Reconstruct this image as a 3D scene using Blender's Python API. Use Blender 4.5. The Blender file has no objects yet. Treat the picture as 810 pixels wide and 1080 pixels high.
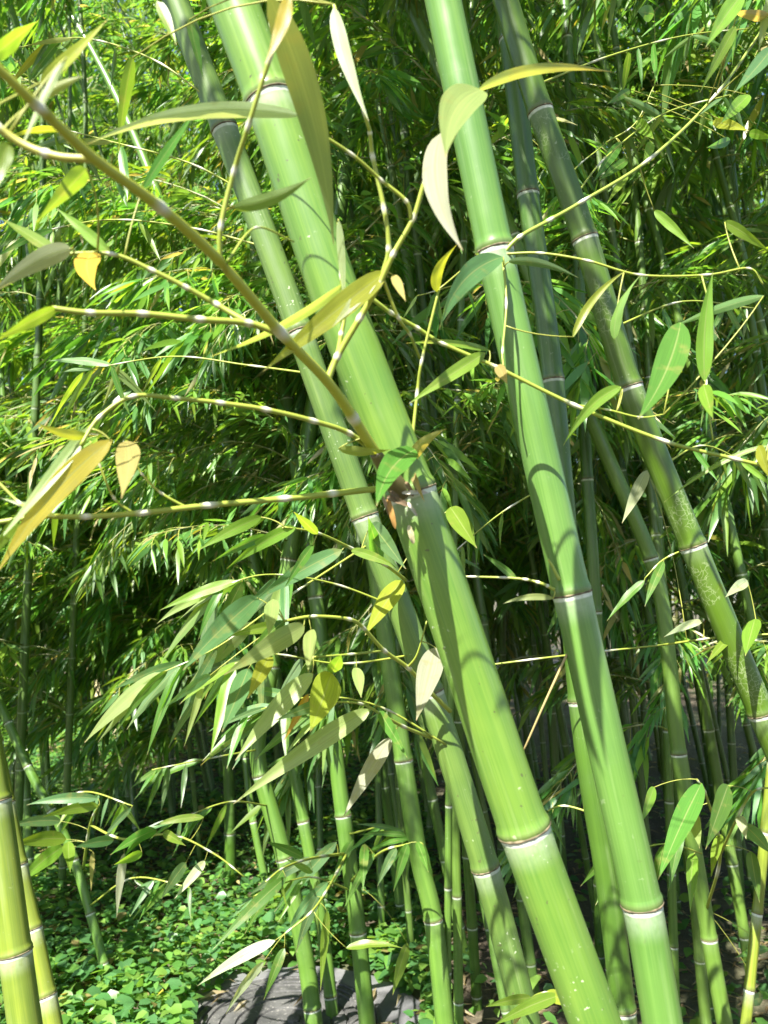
import bpy, math, random
import numpy as np
from mathutils import Vector, Matrix
R = math.radians
rnd = random.Random(7)
sc = bpy.context.scene
col = sc.collection

# ------------------------------------------------------------------ camera
CAMZ, PITCH, F = 1.5, R(6.0), 831.0
cam = bpy.data.cameras.new('camera'); cam_o = bpy.data.objects.new('camera', cam); col.objects.link(cam_o)
cam_o.location = (0, 0, CAMZ); cam_o.rotation_euler = (R(90) + PITCH, 0, 0)
cam.sensor_fit = 'VERTICAL'; cam.sensor_height = 36.0; cam.sensor_width = 27.0
cam.lens = 36.0 * F / 1080.0
cam.clip_start = 0.05; cam.clip_end = 500
cam.dof.use_dof = True; cam.dof.focus_distance = 1.45; cam.dof.aperture_fstop = 7.0
sc.camera = cam_o

def at(px, py, Y):
    """world point at plan distance Y in front of the viewpoint, seen at (px, py) of the 810 x 1080 photograph"""
    x = (px - 405) / F; u = -(py - 540) / F
    d = Vector((x, math.cos(PITCH) - math.sin(PITCH) * u, math.sin(PITCH) + math.cos(PITCH) * u))
    return Vector((0, 0, CAMZ)) + d * (Y / d.y)
def ground_at(px, py, z=0.0):
    x = (px - 405) / F; u = -(py - 540) / F
    d = Vector((x, math.cos(PITCH) - math.sin(PITCH) * u, math.sin(PITCH) + math.cos(PITCH) * u))
    return Vector((0, 0, CAMZ)) + d * ((z - CAMZ) / d.z)

# ------------------------------------------------------------------ materials
def new_mat(name):
    m = bpy.data.materials.new(name); m.use_nodes = True
    nt = m.node_tree; nt.nodes.clear()
    return m, nt
def nd(nt, typ, **kw):
    n = nt.nodes.new(typ)
    for k, v in kw.items(): setattr(n, k, v)
    return n
def lk(nt, a, b): nt.links.new(a, b)
def mixrgb(nt, fac, a, b, mode='MIX'):
    n = nd(nt, 'ShaderNodeMix', data_type='RGBA', blend_type=mode, clamp_factor=True)
    for s, v in ((n.inputs[0], fac), (n.inputs[6], a), (n.inputs[7], b)):
        if hasattr(v, 'is_linked'): lk(nt, v, s)
        elif isinstance(v, (int, float)): s.default_value = v
        else: s.default_value = (*v[:3], 1)
    return n.outputs[2]
def math_(nt, op, a, b=None, clamp=False):
    n = nd(nt, 'ShaderNodeMath', operation=op); n.use_clamp = clamp
    for s, v in ((n.inputs[0], a), (n.inputs[1], b)):
        if v is None: continue
        if hasattr(v, 'is_linked'): lk(nt, v, s)
        else: s.default_value = v
    return n.outputs[0]
def maprange(nt, v, a, b, c, d, smooth=True):
    n = nd(nt, 'ShaderNodeMapRange'); n.interpolation_type = 'SMOOTHSTEP' if smooth else 'LINEAR'
    lk(nt, v, n.inputs[0])
    for i, x in enumerate((a, b, c, d)): n.inputs[i + 1].default_value = x
    return n.outputs[0]
def noise(nt, vec, scale, detail=3, rough=.55, mapping=None):
    n = nd(nt, 'ShaderNodeTexNoise'); n.inputs['Scale'].default_value = scale
    n.inputs['Detail'].default_value = detail; n.inputs['Roughness'].default_value = rough
    if mapping:
        mp = nd(nt, 'ShaderNodeMapping'); mp.inputs['Scale'].default_value = mapping
        lk(nt, vec, mp.inputs[0]); vec = mp.outputs[0]
    lk(nt, vec, n.inputs['Vector'])
    return n.outputs[0]

def culm_mat(name, c1, c2, wax=0.75, rough=0.36, scuff=0.35, marks=0.0, haze=.3, wcol=(.62, .66, .58)):
    """living bamboo: two greens in soft patches, fine lengthwise fibres, white bloom below each node"""
    m, nt = new_mat(name)
    out = nd(nt, 'ShaderNodeOutputMaterial'); b = nd(nt, 'ShaderNodeBsdfPrincipled'); lk(nt, b.outputs[0], out.inputs[0])
    uv = nd(nt, 'ShaderNodeUVMap').outputs[0]
    tc = nd(nt, 'ShaderNodeTexCoord')
    at_ = nd(nt, 'ShaderNodeAttribute', attribute_name='node_distance')
    d = at_.outputs['Fac']
    near = nd(nt, 'ShaderNodeAttribute', attribute_name='node_near').outputs['Fac']
    near = maprange(nt, near, .9, .99, 0, 1)
    patch = maprange(nt, noise(nt, tc.outputs['Object'], 7, 3), .35, .68, 0, 1)
    c = mixrgb(nt, patch, c1, c2)
    fib = noise(nt, uv, 1, 4, .6, (70, 5, 1))
    c = mixrgb(nt, maprange(nt, fib, .3, .72, 0, .55), c, (c1[0] * 1.5, c1[1] * 1.28, c1[2] * 1.5))
    broad = noise(nt, uv, 1, 2, .5, (11, .8, 1))
    c = mixrgb(nt, maprange(nt, broad, .42, .62, 0, .4), c, (c2[0] * .72, c2[1] * .78, c2[2] * .7))
    oi = nd(nt, 'ShaderNodeObjectInfo')
    c = mixrgb(nt, math_(nt, 'MULTIPLY', oi.outputs['Random'], .35), c, (c1[0] * 1.35, c1[1] * .95, c1[2] * .9))
    # pale worn specks and rubbed streaks
    sp = noise(nt, tc.outputs['Object'], 150, 2, .5)
    sp2 = noise(nt, tc.outputs['Object'], 16, 2, .5)
    fac = math_(nt, 'MULTIPLY', maprange(nt, sp, .66, .74, 0, 1), maprange(nt, sp2, .5, .62, 0, scuff))
    c = mixrgb(nt, fac, c, (.42, .47, .33))
    st = math_(nt, 'MULTIPLY', maprange(nt, noise(nt, uv, 1, 4, .65, (16, 3.2, 1)), .50, .74, 0, .24), maprange(nt, noise(nt, tc.outputs['Object'], 5, 2, .5), .4, .62, .15, 1))
    c = mixrgb(nt, st, c, (.27, .33, .17))
    scr = math_(nt, 'MULTIPLY', maprange(nt, noise(nt, uv, 1, 2, .5, (150, 9, 1)), .70, .76, 0, .5), maprange(nt, sp2, .45, .6, 0, scuff))
    c = mixrgb(nt, scr, c, (.38, .42, .27))
    dk = noise(nt, tc.outputs['Object'], 95, 2, .5)
    c = mixrgb(nt, maprange(nt, dk, .70, .76, 0, .45 * scuff / .35), c, (.07, .09, .03))
    if marks:
        v = nd(nt, 'ShaderNodeTexVoronoi', feature='DISTANCE_TO_EDGE'); v.inputs['Scale'].default_value = 95
        wv = nd(nt, 'ShaderNodeVectorMath', operation='ADD')
        nn = nd(nt, 'ShaderNodeTexNoise'); nn.inputs['Scale'].default_value = 60
        lk(nt, tc.outputs['Object'], nn.inputs['Vector'])
        sc_ = nd(nt, 'ShaderNodeVectorMath', operation='SCALE'); lk(nt, nn.outputs['Color'], sc_.inputs[0]); sc_.inputs['Scale'].default_value = .02
        lk(nt, tc.outputs['Object'], wv.inputs[0]); lk(nt, sc_.outputs[0], wv.inputs[1]); lk(nt, wv.outputs[0], v.inputs['Vector'])
        ln = math_(nt, 'MULTIPLY', maprange(nt, v.outputs['Distance'], .03, .075, 1, 0), maprange(nt, noise(nt, tc.outputs['Object'], 13, 2), .53, .6, 0, marks))
        c = mixrgb(nt, ln, c, (.4, .45, .28))
    # white bloom under the node, thin pale rub above it
    wn = noise(nt, uv, 1, 3, .6, (14, 60, 1))
    lo = math_(nt, 'MULTIPLY', maprange(nt, d, -.009, -.005, 0, 1), maprange(nt, d, -.0012, -.0004, 1, 0))
    lo2 = math_(nt, 'MULTIPLY', maprange(nt, d, -.045, -.005, 0, haze), maprange(nt, d, -.001, 0, 1, 0))
    w = math_(nt, 'MULTIPLY', math_(nt, 'MAXIMUM', lo, lo2), maprange(nt, wn, .25, .6, .55, 1))
    c = mixrgb(nt, math_(nt, 'MULTIPLY', math_(nt, 'MULTIPLY', w, near), wax), c, wcol)
    up = math_(nt, 'MULTIPLY', maprange(nt, d, .0, .002, 0, 1), maprange(nt, d, .004, .012, .45, 0))
    c = mixrgb(nt, math_(nt, 'MULTIPLY', up, near), c, (.10, .11, .045))
    lk(nt, c, b.inputs['Base Color'])
    r = math_(nt, 'ADD', maprange(nt, sp2, .3, .7, rough - .06, rough + .12), math_(nt, 'MULTIPLY', w, .3))
    lk(nt, r, b.inputs['Roughness'])
    b.inputs['Specular IOR Level'].default_value = .5
    bp = nd(nt, 'ShaderNodeBump'); bp.inputs['Strength'].default_value = .12; bp.inputs['Distance'].default_value = .0006
    lk(nt, fib, bp.inputs['Height']); lk(nt, bp.outputs[0], b.inputs['Normal'])
    return m

def leaf_mat(name, veins=True, trans=.42):
    """a blade that reflects, and lets light through as a yellower green; colour of each blade in its 'leaf_colour' attribute"""
    m, nt = new_mat(name)
    out = nd(nt, 'ShaderNodeOutputMaterial')
    b = nd(nt, 'ShaderNodeBsdfPrincipled'); t = nd(nt, 'ShaderNodeBsdfTranslucent'); mx = nd(nt, 'ShaderNodeMixShader')
    mx.inputs[0].default_value = trans
    lk(nt, b.outputs[0], mx.inputs[1]); lk(nt, t.outputs[0], mx.inputs[2]); lk(nt, mx.outputs[0], out.inputs[0])
    a = nd(nt, 'ShaderNodeAttribute', attribute_name='leaf_colour'); c = a.outputs['Color']
    oi = nd(nt, 'ShaderNodeObjectInfo')
    hs = nd(nt, 'ShaderNodeHueSaturation')
    lk(nt, maprange(nt, oi.outputs['Random'], 0, 1, .485, .515, False), hs.inputs['Hue'])
    lk(nt, maprange(nt, oi.outputs['Random'], 0, 1, .82, 1.15, False), hs.inputs['Value'])
    lk(nt, c, hs.inputs['Color']); c = hs.outputs[0]
    geo = nd(nt, 'ShaderNodeNewGeometry')
    if veins:
        uv = nd(nt, 'ShaderNodeUVMap').outputs[0]
        tc = nd(nt, 'ShaderNodeTexCoord')
        v = noise(nt, uv, 1, 2, .5, (34, 1.2, 1))
        c = mixrgb(nt, maprange(nt, v, .35, .65, 0, .5), c, mixrgb(nt, .5, c, (.02, .05, .01), 'MIX'))
        blot = noise(nt, tc.outputs['Object'], 30, 3, .6)
        c = mixrgb(nt, maprange(nt, blot, .56, .70, 0, .38), c, (.26, .24, .07))
        sx = nd(nt, 'ShaderNodeSeparateXYZ'); lk(nt, uv, sx.inputs[0])
        mid = math_(nt, 'ABSOLUTE', math_(nt, 'SUBTRACT', sx.outputs[0], .5))
        c = mixrgb(nt, maprange(nt, mid, .0, .05, .55, 0), c, (.32, .36, .14))
        c = mixrgb(nt, maprange(nt, sx.outputs[1], .93, 1, 0, .7), c, (.38, .30, .16))
        bp = nd(nt, 'ShaderNodeBump'); bp.inputs['Strength'].default_value = .25; bp.inputs['Distance'].default_value = .0008
        lk(nt, v, bp.inputs['Height']); lk(nt, bp.outputs[0], b.inputs['Normal'])
    under = mixrgb(nt, .35, c, (.20, .28, .15))
    cb = mixrgb(nt, math_(nt, 'MULTIPLY', geo.outputs['Backfacing'], 1.0), c, under)
    lk(nt, cb, b.inputs['Base Color'])
    tcx = mixrgb(nt, 1.0, c, (2.4, 2.1, .85), 'MULTIPLY')
    lk(nt, tcx, t.inputs['Color'])
    b.inputs['Roughness'].default_value = .38
    b.inputs['Specular IOR Level'].default_value = .55
    return m

def plain_attr_mat(name, rough=.5, spec=.4):
    m, nt = new_mat(name)
    out = nd(nt, 'ShaderNodeOutputMaterial'); b = nd(nt, 'ShaderNodeBsdfPrincipled'); lk(nt, b.outputs[0], out.inputs[0])
    a = nd(nt, 'ShaderNodeAttribute', attribute_name='leaf_colour'); c = a.outputs['Color']
    tc = nd(nt, 'ShaderNodeTexCoord')
    n = noise(nt, tc.outputs['Object'], 120, 3, .6)
    c = mixrgb(nt, maprange(nt, n, .52, .78, 0, .35), c, mixrgb(nt, .5, c, (.05, .04, .01)))
    lk(nt, c, b.inputs['Base Color']); b.inputs['Roughness'].default_value = rough
    b.inputs['Specular IOR Level'].default_value = spec
    return m

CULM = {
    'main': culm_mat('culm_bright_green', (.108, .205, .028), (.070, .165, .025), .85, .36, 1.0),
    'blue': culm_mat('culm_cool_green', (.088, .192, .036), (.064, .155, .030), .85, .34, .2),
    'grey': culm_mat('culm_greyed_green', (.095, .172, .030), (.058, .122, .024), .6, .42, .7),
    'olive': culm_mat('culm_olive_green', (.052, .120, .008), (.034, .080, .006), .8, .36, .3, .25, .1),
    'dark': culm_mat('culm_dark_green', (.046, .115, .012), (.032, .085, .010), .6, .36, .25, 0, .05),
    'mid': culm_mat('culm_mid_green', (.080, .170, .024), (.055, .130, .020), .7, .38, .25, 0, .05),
    'back': culm_mat('culm_thicket_green', (.060, .125, .020), (.040, .090, .016), .35, .4, .2, 0, 0),  # plain muted green of the thicket stalks, little bloom
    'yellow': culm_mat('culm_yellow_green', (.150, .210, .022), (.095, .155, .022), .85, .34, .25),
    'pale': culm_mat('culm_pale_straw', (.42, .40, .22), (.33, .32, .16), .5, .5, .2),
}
LEAF = leaf_mat('bamboo_leaf', True, .48)
LEAF_S = leaf_mat('bamboo_leaf_small', False, .45)
TWIG = plain_attr_mat('bamboo_twig', .45)
SCAR = plain_attr_mat('sheath_scar', .75, .2)

# ------------------------------------------------------------------ mesh builder
class MB:
    def __init__(s): s.v = []; s.f = []; s.uv = []; s.c = []; s.m = []
    def tube(s, pts, r0, r1, n=6, colr=(.2, .22, .04), mat=0, rings=0, ringcol=(.5, .5, .42), cap=True):
        pts = [Vector(p) for p in pts]; N = len(pts); base = len(s.v)
        for i, p in enumerate(pts):
            t = (pts[min(i + 1, N - 1)] - pts[max(i - 1, 0)])
            t = t.normalized() if t.length > 1e-9 else Vector((0, 0, 1))
            a = t.orthogonal().normalized() if abs(t.y) > .9 else (Vector((0, 1, 0)) - t * t.y).normalized()
            b = t.cross(a); f = i / (N - 1); r = r0 + (r1 - r0) * f; cc = colr
            if rings:
                ph = i % rings
                if ph == 0 and 0 < i < N - 1: r *= 1.22; cc = ringcol
            for k in range(n):
                an = 2 * math.pi * k / n
                s.v.append(p + (a * math.cos(an) + b * math.sin(an)) * r); s.uv.append((k / n, f)); s.c.append(cc)
        for i in range(N - 1):
            for k in range(n):
                q = base + i * n
                s.f.append((q + k, q + (k + 1) % n, q + n + (k + 1) % n, q + n + k)); s.m.append(mat)
        if cap:
            s.f.append(tuple(base + (N - 1) * n + k for k in range(n))); s.m.append(mat)
            s.f.append(tuple(base + n - 1 - k for k in range(n))); s.m.append(mat)
    def blade(s, curve, nor, W, colr, fold=.25, cross=2, twist=0., mat=0, prof=(.5, .9), wav=0., ph=0., tipcol=None, minw=.05):
        """curve: points base to tip; nor: normal near the base; W: full width"""
        N = len(curve); base = len(s.v); a, b = prof
        pk = a / (a + b); nm = pk ** a * (1 - pk) ** b
        for i, p in enumerate(curve):
            f = i / (N - 1)
            t = (curve[min(i + 1, N - 1)] - curve[max(i - 1, 0)]).normalized()
            n = nor - t * nor.dot(t)
            n = n.normalized() if n.length > 1e-6 else t.orthogonal().normalized()
            sd = t.cross(n)
            if twist: 
                an = twist * f; sd, n = sd * math.cos(an) + n * math.sin(an), n * math.cos(an) - sd * math.sin(an)
            w = W * .5 * max((f ** a * (1 - f) ** b) / nm if 0 < f < 1 else 0, minw if f < .5 else .02)
            for k in range(cross + 1):
                u = k / cross * 2 - 1
                up = abs(u) * w * fold + (wav * w * math.sin(f * 17 + ph + u * 2) * abs(u) if wav else 0)
                s.v.append(p + sd * (u * w) + n * up); s.uv.append((k / cross, f))
                s.c.append(colr if tipcol is None else tuple(colr[q] + (tipcol[q] - colr[q]) * f ** 2 for q in range(3)))
        c1 = cross + 1
        for i in range(N - 1):
            for k in range(cross):
                q = base + i * c1 + k
                s.f.append((q, q + 1, q + c1 + 1, q + c1)); s.m.append(mat)
    def mesh(s, name, mats, smooth=True):
        me = bpy.data.meshes.new(name)
        me.from_pydata([tuple(v) for v in s.v], [], s.f)
        me.polygons.foreach_set('material_index', s.m)
        me.polygons.foreach_set('use_smooth', [smooth] * len(s.f))
        ca = me.color_attributes.new('leaf_colour', 'FLOAT_COLOR', 'POINT')
        ca.data.foreach_set('color', np.array([(*c, 1.) for c in s.c], dtype=np.float32).ravel())
        ul = me.uv_layers.new(name='UVMap')
        li = np.zeros(len(me.loops), dtype=np.int32); me.loops.foreach_get('vertex_index', li)
        ul.data.foreach_set('uv', np.array(s.uv, dtype=np.float32)[li].ravel())
        for m in mats: me.materials.append(m)
        me.update(); return me

def link(name, me, parent=None, loc=(0, 0, 0)):
    o = bpy.data.objects.new(name, me); o.location = loc; col.objects.link(o)
    if parent: o.parent = parent
    return o
def thing(name, label, cat, loc=(0, 0, 0), group=None):
    o = bpy.data.objects.new(name, None); o.location = loc; o.empty_display_size = .1; col.objects.link(o)
    o['label'] = label; o['category'] = cat
    if group: o['group'] = group
    return o
def tag(o, label=None, cat=None, group=None, kind=None):
    for k, v in (('label', label), ('category', cat), ('group', group), ('kind', kind)):
        if v: o[k] = v
    return o

def spline(pts, n):
    """Catmull-Rom through pts, n samples per span"""
    P = [Vector(p) for p in pts]
    if len(P) == 2: return [P[0].lerp(P[1], i / n) for i in range(n + 1)]
    Q = [P[0] * 2 - P[1]] + P + [P[-1] * 2 - P[-2]]; out = []
    for i in range(1, len(Q) - 2):
        a, b, c, d = Q[i - 1:i + 3]
        for k in range(n):
            t = k / n
            out.append(.5 * ((2 * b) + (c - a) * t + (2 * a - 5 * b + 4 * c - d) * t * t + (3 * b - a - 3 * c + d) * t ** 3))
    out.append(P[-1]); return out
def bez(a, c, b, n): return [a * (1 - t) ** 2 + c * 2 * t * (1 - t) + b * t * t for t in [i / n for i in range(n + 1)]]

# ------------------------------------------------------------------ culms
def culm_mesh(name, P, rad, nodes, nrad, mat, sulcus=0., sul_dir=0., step=.04, prot=1.0):
    P = np.array([tuple(p) for p in P]); seg = np.linalg.norm(np.diff(P, axis=0), axis=1); S = np.concatenate([[0], np.cumsum(seg)]); L = S[-1]
    ss = set(np.round(np.arange(0, L, step), 4)) | {L}
    offs = (-.06, -.054, .054, .06, -.04, -.03, -.018, -.011, -.008, -.005, -.0025, -.001, 0, .001, .003, .005, .008, .012, .018, .03) if nrad > 14 else (-.06, -.054, .054, .06, -.03, -.011, -.005, -.0015, .0015, .006, .014)
    for n in nodes:
        for o in offs:
            if 0 < n + o < L: ss.add(round(n + o, 4))
    for a_, b_ in zip(nodes, nodes[1:]): ss.add(round((a_ + b_) / 2, 4))
    ss = np.array(sorted(ss))
    C = np.stack([np.interp(ss, S, P[:, k]) for k in range(3)], 1)
    T = np.gradient(C, ss, axis=0); T /= np.linalg.norm(T, axis=1)[:, None]
    ref = np.array([0, 1., 0]); e1 = ref - T * (T @ ref)[:, None]; e1 /= np.linalg.norm(e1, axis=1)[:, None]; e2 = np.cross(T, e1)
    nodes = np.array(nodes)
    D = ss[:, None] - nodes[None, :]; idx = np.abs(D).argmin(1); dist = D[np.arange(len(ss)), idx]
    inode = np.searchsorted(nodes, ss)
    r = np.array([rad(s / L) for s in ss])
    bump = .07 * np.exp(-((dist - .0055) / .0045) ** 2) + .022 * np.exp(-((dist + .001) / .004) ** 2) + .02 * np.exp(-(dist / .02) ** 2)
    r = r * (1 + bump * prot)
    th = np.linspace(0, 2 * np.pi, nrad + 1)
    V = np.zeros((len(ss), nrad + 1, 3)); 
    for j, a in enumerate(th):
        rr = r.copy()
        if sulcus:
            sd = sul_dir + (inode % 2) * np.pi * .92
            da = (a - sd + np.pi) % (2 * np.pi) - np.pi
            fade = np.clip(1 - np.abs(dist) / .5, 0, 1) * np.clip((dist + .5) * 9, 0, 1)
            rr = rr * (1 - sulcus * np.exp(-(da / .42) ** 2) + sulcus * .35 * np.exp(-(da / .10) ** 2))
        V[:, j] = C + (e1 * math.cos(a) + e2 * math.sin(a)) * rr[:, None]
    n1 = nrad + 1
    ii, jj = np.meshgrid(np.arange(len(ss) - 1), np.arange(nrad), indexing='ij')
    q = (ii * n1 + jj).ravel()
    Fq = np.stack([q, q + 1, q + n1 + 1, q + n1], 1)
    me = bpy.data.meshes.new(name)
    me.from_pydata(V.reshape(-1, 3).tolist(), [], Fq.tolist())
    me.polygons.foreach_set('use_smooth', [True] * len(Fq))
    a = me.attributes.new('node_distance', 'FLOAT', 'POINT'); a.data.foreach_set('value', np.repeat(dist, n1).astype(np.float32))
    a = me.attributes.new('node_near', 'FLOAT', 'POINT'); a.data.foreach_set('value', np.repeat((np.abs(dist) < .056).astype(np.float32), n1))
    ul = me.uv_layers.new(name='UVMap'); li = np.zeros(len(me.loops), dtype=np.int32); me.loops.foreach_get('vertex_index', li)
    uvs = np.stack([np.tile(th / (2 * np.pi), len(ss)), np.repeat(ss, n1)], 1).astype(np.float32)
    ul.data.foreach_set('uv', uvs[li].ravel())
    me.materials.append(mat); me.update()
    return me, (C, T, r, ss, L)

def ring_mesh(name, c, t, r, n=40, seed=0):
    """thin brown sheath scar round a node"""
    g = random.Random(seed); t = Vector(t); c = Vector(c)
    e1 = (Vector((0, 1, 0)) - t * t.y).normalized(); e2 = t.cross(e1)
    prof = [(-.0014, .97), (-.0013, 1.018), (-.0004, 1.036), (.0006, 1.034), (.0013, 1.014), (.0014, .97)]
    b = MB(); m = len(prof)
    for k in range(n):
        a = 2 * math.pi * k / n; j = g.uniform(.7, 1.25); cc = g.choice(((.10, .085, .05), (.16, .13, .08), (.07, .06, .035)))
        for h, q in prof:
            b.v.append(c + t * (h * j * min(1, r / .018)) + (e1 * math.cos(a) + e2 * math.sin(a)) * (r * (1 + (q - 1) * (j if q > 1 else 1)))); b.uv.append((k / n, h)); b.c.append(cc)
    for k in range(n):
        for i in range(m - 1):
            x = k * m + i; y = ((k + 1) % n) * m + i
            b.f.append((x, y, y + 1, x + 1)); b.m.append(0)
    return b.mesh(name, [SCAR])

def extend(pts, up_len, top_bend=Vector((0, 0, 0)), ground=True):
    """pts bottom to top; carries the culm down to the soil and on upward past what is seen"""
    pts = [Vector(p) for p in pts]
    if ground and pts[0].z > .02:
        t = (pts[1] - pts[0]).normalized(); p = pts[0].copy(); low = []
        while p.z > -.06 and len(low) < 80:
            t = (t * .93 + Vector((0, 0, 1)) * .07).normalized() if t.z > .3 else Vector((t.x * .5, t.y * .5, 1)).normalized()
            p = p - t * .08; low.append(p.copy())
        pts = low[::-1] + pts
    t = (pts[-1] - pts[-2]).normalized(); p = pts[-1].copy(); n = max(1, int(up_len / .15))
    for i in range(n):
        t = (t + top_bend * (i / n) * .12).normalized(); p = p + t * .15; pts.append(p.copy())
    return pts

AIM = (0, 6.283)
def bamboo(path, diam, nodes_px, mat, label, up_len=2.5, nrad=40, bend=(0, 0, 0), rings=True, sulcus=0., sul_dir=0., spacing=None, group=None, foliage=None, ntop=.5):
    """path: [(px, py, Y)...] top to bottom as seen; nodes_px: heights (py) of the visible nodes, top to bottom"""
    seen = spline([at(*p) for p in path][::-1], 10)
    P = extend(seen, up_len, Vector(bend))
    base = Vector((P[0].x, P[0].y, 0)); P = [p - base for p in P]
    # arc length of the seen nodes
    seg = [0]
    for a, b in zip(P, P[1:]): seg.append(seg[-1] + (b - a).length)
    off0 = next(i for i, p in enumerate(P) if (p + base - seen[0]).length < 1e-6)
    def arc_at(py):
        best = None
        for i in range(len(P) - 1):
            w = P[i] + base; d = w - Vector((0, 0, CAMZ)); fy = d.y * math.cos(PITCH) + d.z * math.sin(PITCH); uy = -d.y * math.sin(PITCH) + d.z * math.cos(PITCH)
            if fy < .05: continue
            y = 540 - F * uy / fy
            if best is None or abs(y - py) < best[0]: best = (abs(y - py), seg[i], i, y)
        i = best[2]; return best[1]
    N = sorted(arc_at(y) for y in nodes_px)
    gap = spacing or ((N[-1] - N[0]) / (len(N) - 1) if len(N) > 1 else diam * 6.5)
    while N[0] - gap * .93 > .05: N.insert(0, N[0] - gap * .93)
    L = seg[-1]
    while N[-1] + gap < L: N.append(N[-1] + gap)
    rad = lambda f: diam * .5 * (1.03 - .06 * f) if f < ntop else diam * .5 * (1.03 - .06 * f) * max(.25, 1 - .75 * ((f - ntop) / (1 - ntop)) ** 1.3)
    root = thing('bamboo_stalk', label, 'bamboo', base, group)
    me, info = culm_mesh('culm', P, rad, N, nrad, CULM[mat], sulcus, sul_dir)
    cu = link('culm', me, root)
    C, T, r, ss, L = info
    if rings:
        for k, n in enumerate(N):
            i = int(np.abs(ss - n).argmin()); link('node_ring', ring_mesh('node_ring', C[i], T[i], float(r[i]), 40 if nrad > 30 else 20, k), cu)
    if foliage:
        z0, cnt, sc0 = foliage
        i0 = next((i for i in range(len(ss)) if C[i][2] > z0), None)
        if i0 is not None:
            i1 = next((i for i in range(len(ss)) if C[i][2] > z0 + 1.6), len(ss))
            for k in range(cnt):
                i = rnd.randrange(i0, i1 if k % 3 else len(ss)); o = rnd.choice(PROTO).copy(); col.objects.link(o); o.parent = root
                o.location = C[i]; o.rotation_euler = (rnd.uniform(-.15, .15), rnd.uniform(-.15, .15), rnd.uniform(*AIM)); o.scale = [sc0 * rnd.uniform(.8, 1.2)] * 3
    return root, base, info

# ------------------------------------------------------------------ leafy branch shapes (shared meshes)
GREENS = [(.075, .175, .024), (.055, .145, .026), (.100, .215, .026), (.080, .180, .040), (.065, .155, .042), (.135, .235, .026), (.115, .205, .024)]
def leaf_colour(g):
    x = g.random()
    if x < .03: return (.34, .30, .14)
    if x < .06: return (.26, .25, .05)
    c = g.choice(GREENS); k = g.uniform(.9, 1.45)
    return tuple(v * k for v in c)
def foliage_mesh(seed, L, ntw, leafL, side=1.0, sag=.5):
    g = random.Random(seed); b = MB()
    el = g.uniform(.35, .75); d = Vector((math.cos(el), 0, math.sin(el))); p = Vector((0, 0, 0)); ax = [p.copy()]
    n = 10
    for i in range(n):
        d = (d + Vector((g.uniform(-.06, .06), g.uniform(-.1, .1), -sag * .22 + g.uniform(-.05, .05)))).normalized()
        p = p + d * (L / n); ax.append(p.copy())
    b.tube(ax, .0032, .0009, 5, (.16, .19, .035), 1, rings=2, ringcol=(.32, .33, .2))
    for k in range(ntw):
        f = .12 + .88 * (k + g.random() * .6) / ntw; x = min(f, .999) * n; i = int(x); q = ax[i].lerp(ax[i + 1], x - i)
        t = (ax[i + 1] - ax[i]).normalized()
        sd = t.cross(Vector((0, 0, 1))).normalized() * (1 if k % 2 else -1)
        td = (t * g.uniform(.35, 1.0) + sd * g.uniform(.4, 1.1) * side + Vector((0, 0, g.uniform(-.45, .35)))).normalized()
        tl = g.uniform(.07, .22) * (1.15 - .5 * f) * L; pts = [q.copy()]
        for j in range(4):
            td = (td + Vector((g.uniform(-.1, .1), g.uniform(-.1, .1), -.16 * sag * 2))).normalized(); q = q + td * (tl / 4); pts.append(q.copy())
        b.tube(pts, .0016, .0007, 3, (.26, .27, .06), 1, cap=False)
        for j in range(g.choice((3, 4, 4, 5, 6))):
            ff = 1 - j * .17 * g.uniform(.7, 1.2); ff = max(ff, .15); y = ff * 4; ii = min(int(y), 3); o = pts[ii].lerp(pts[ii + 1], y - ii)
            tt = (pts[ii + 1] - pts[ii]).normalized(); s2 = tt.cross(Vector((0, 0, 1)))
            s2 = s2.normalized() if s2.length > .05 else Vector((1, 0, 0))
            ld = (tt * g.uniform(.7, 1.3) + Vector((.35, 0, 0)) + s2 * g.uniform(.15, .8) * (1 if j % 2 else -1) + Vector((0, 0, g.uniform(-.65, .15)))).normalized()
            LL = leafL * g.uniform(.7, 1.4); W = LL * g.uniform(.115, .165)
            drop = LL * g.uniform(.03, .25)
            tip = o + ld * LL + Vector((0, 0, -drop)); c = o + ld * LL * .55
            cv = bez(o, c, tip, 5)
            nor = (Vector((0, 0, 1)) + Vector((g.gauss(0, .5), g.gauss(0, .5), g.gauss(0, .25))))
            b.blade(cv, nor, W, leaf_colour(g), g.uniform(.05, .45), 2, g.uniform(-.9, .9), 0, (.55, 1.1))
    return b.mesh('foliage', [LEAF_S, TWIG])
PROTO = []
for s_, (L_, n_, ll_, sd_, sg_) in enumerate([(.75, 24, .105, 1, .5), (.9, 28, .13, 1, .6), (.65, 24, .085, .8, .3), (1.05, 32, .12, 1, .8), (.85, 28, .10, 1.1, .4),
                                             (.7, 22, .09, 1, .95), (1.15, 34, .115, .9, .5), (.9, 26, .145, .8, .7), (.55, 14, .12, 1, .5), (.8, 24, .135, 1, 1.1)]):
    PROTO.append(bpy.data.objects.new('foliage', foliage_mesh(100 + s_, L_, n_, ll_, sd_, sg_)))

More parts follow.
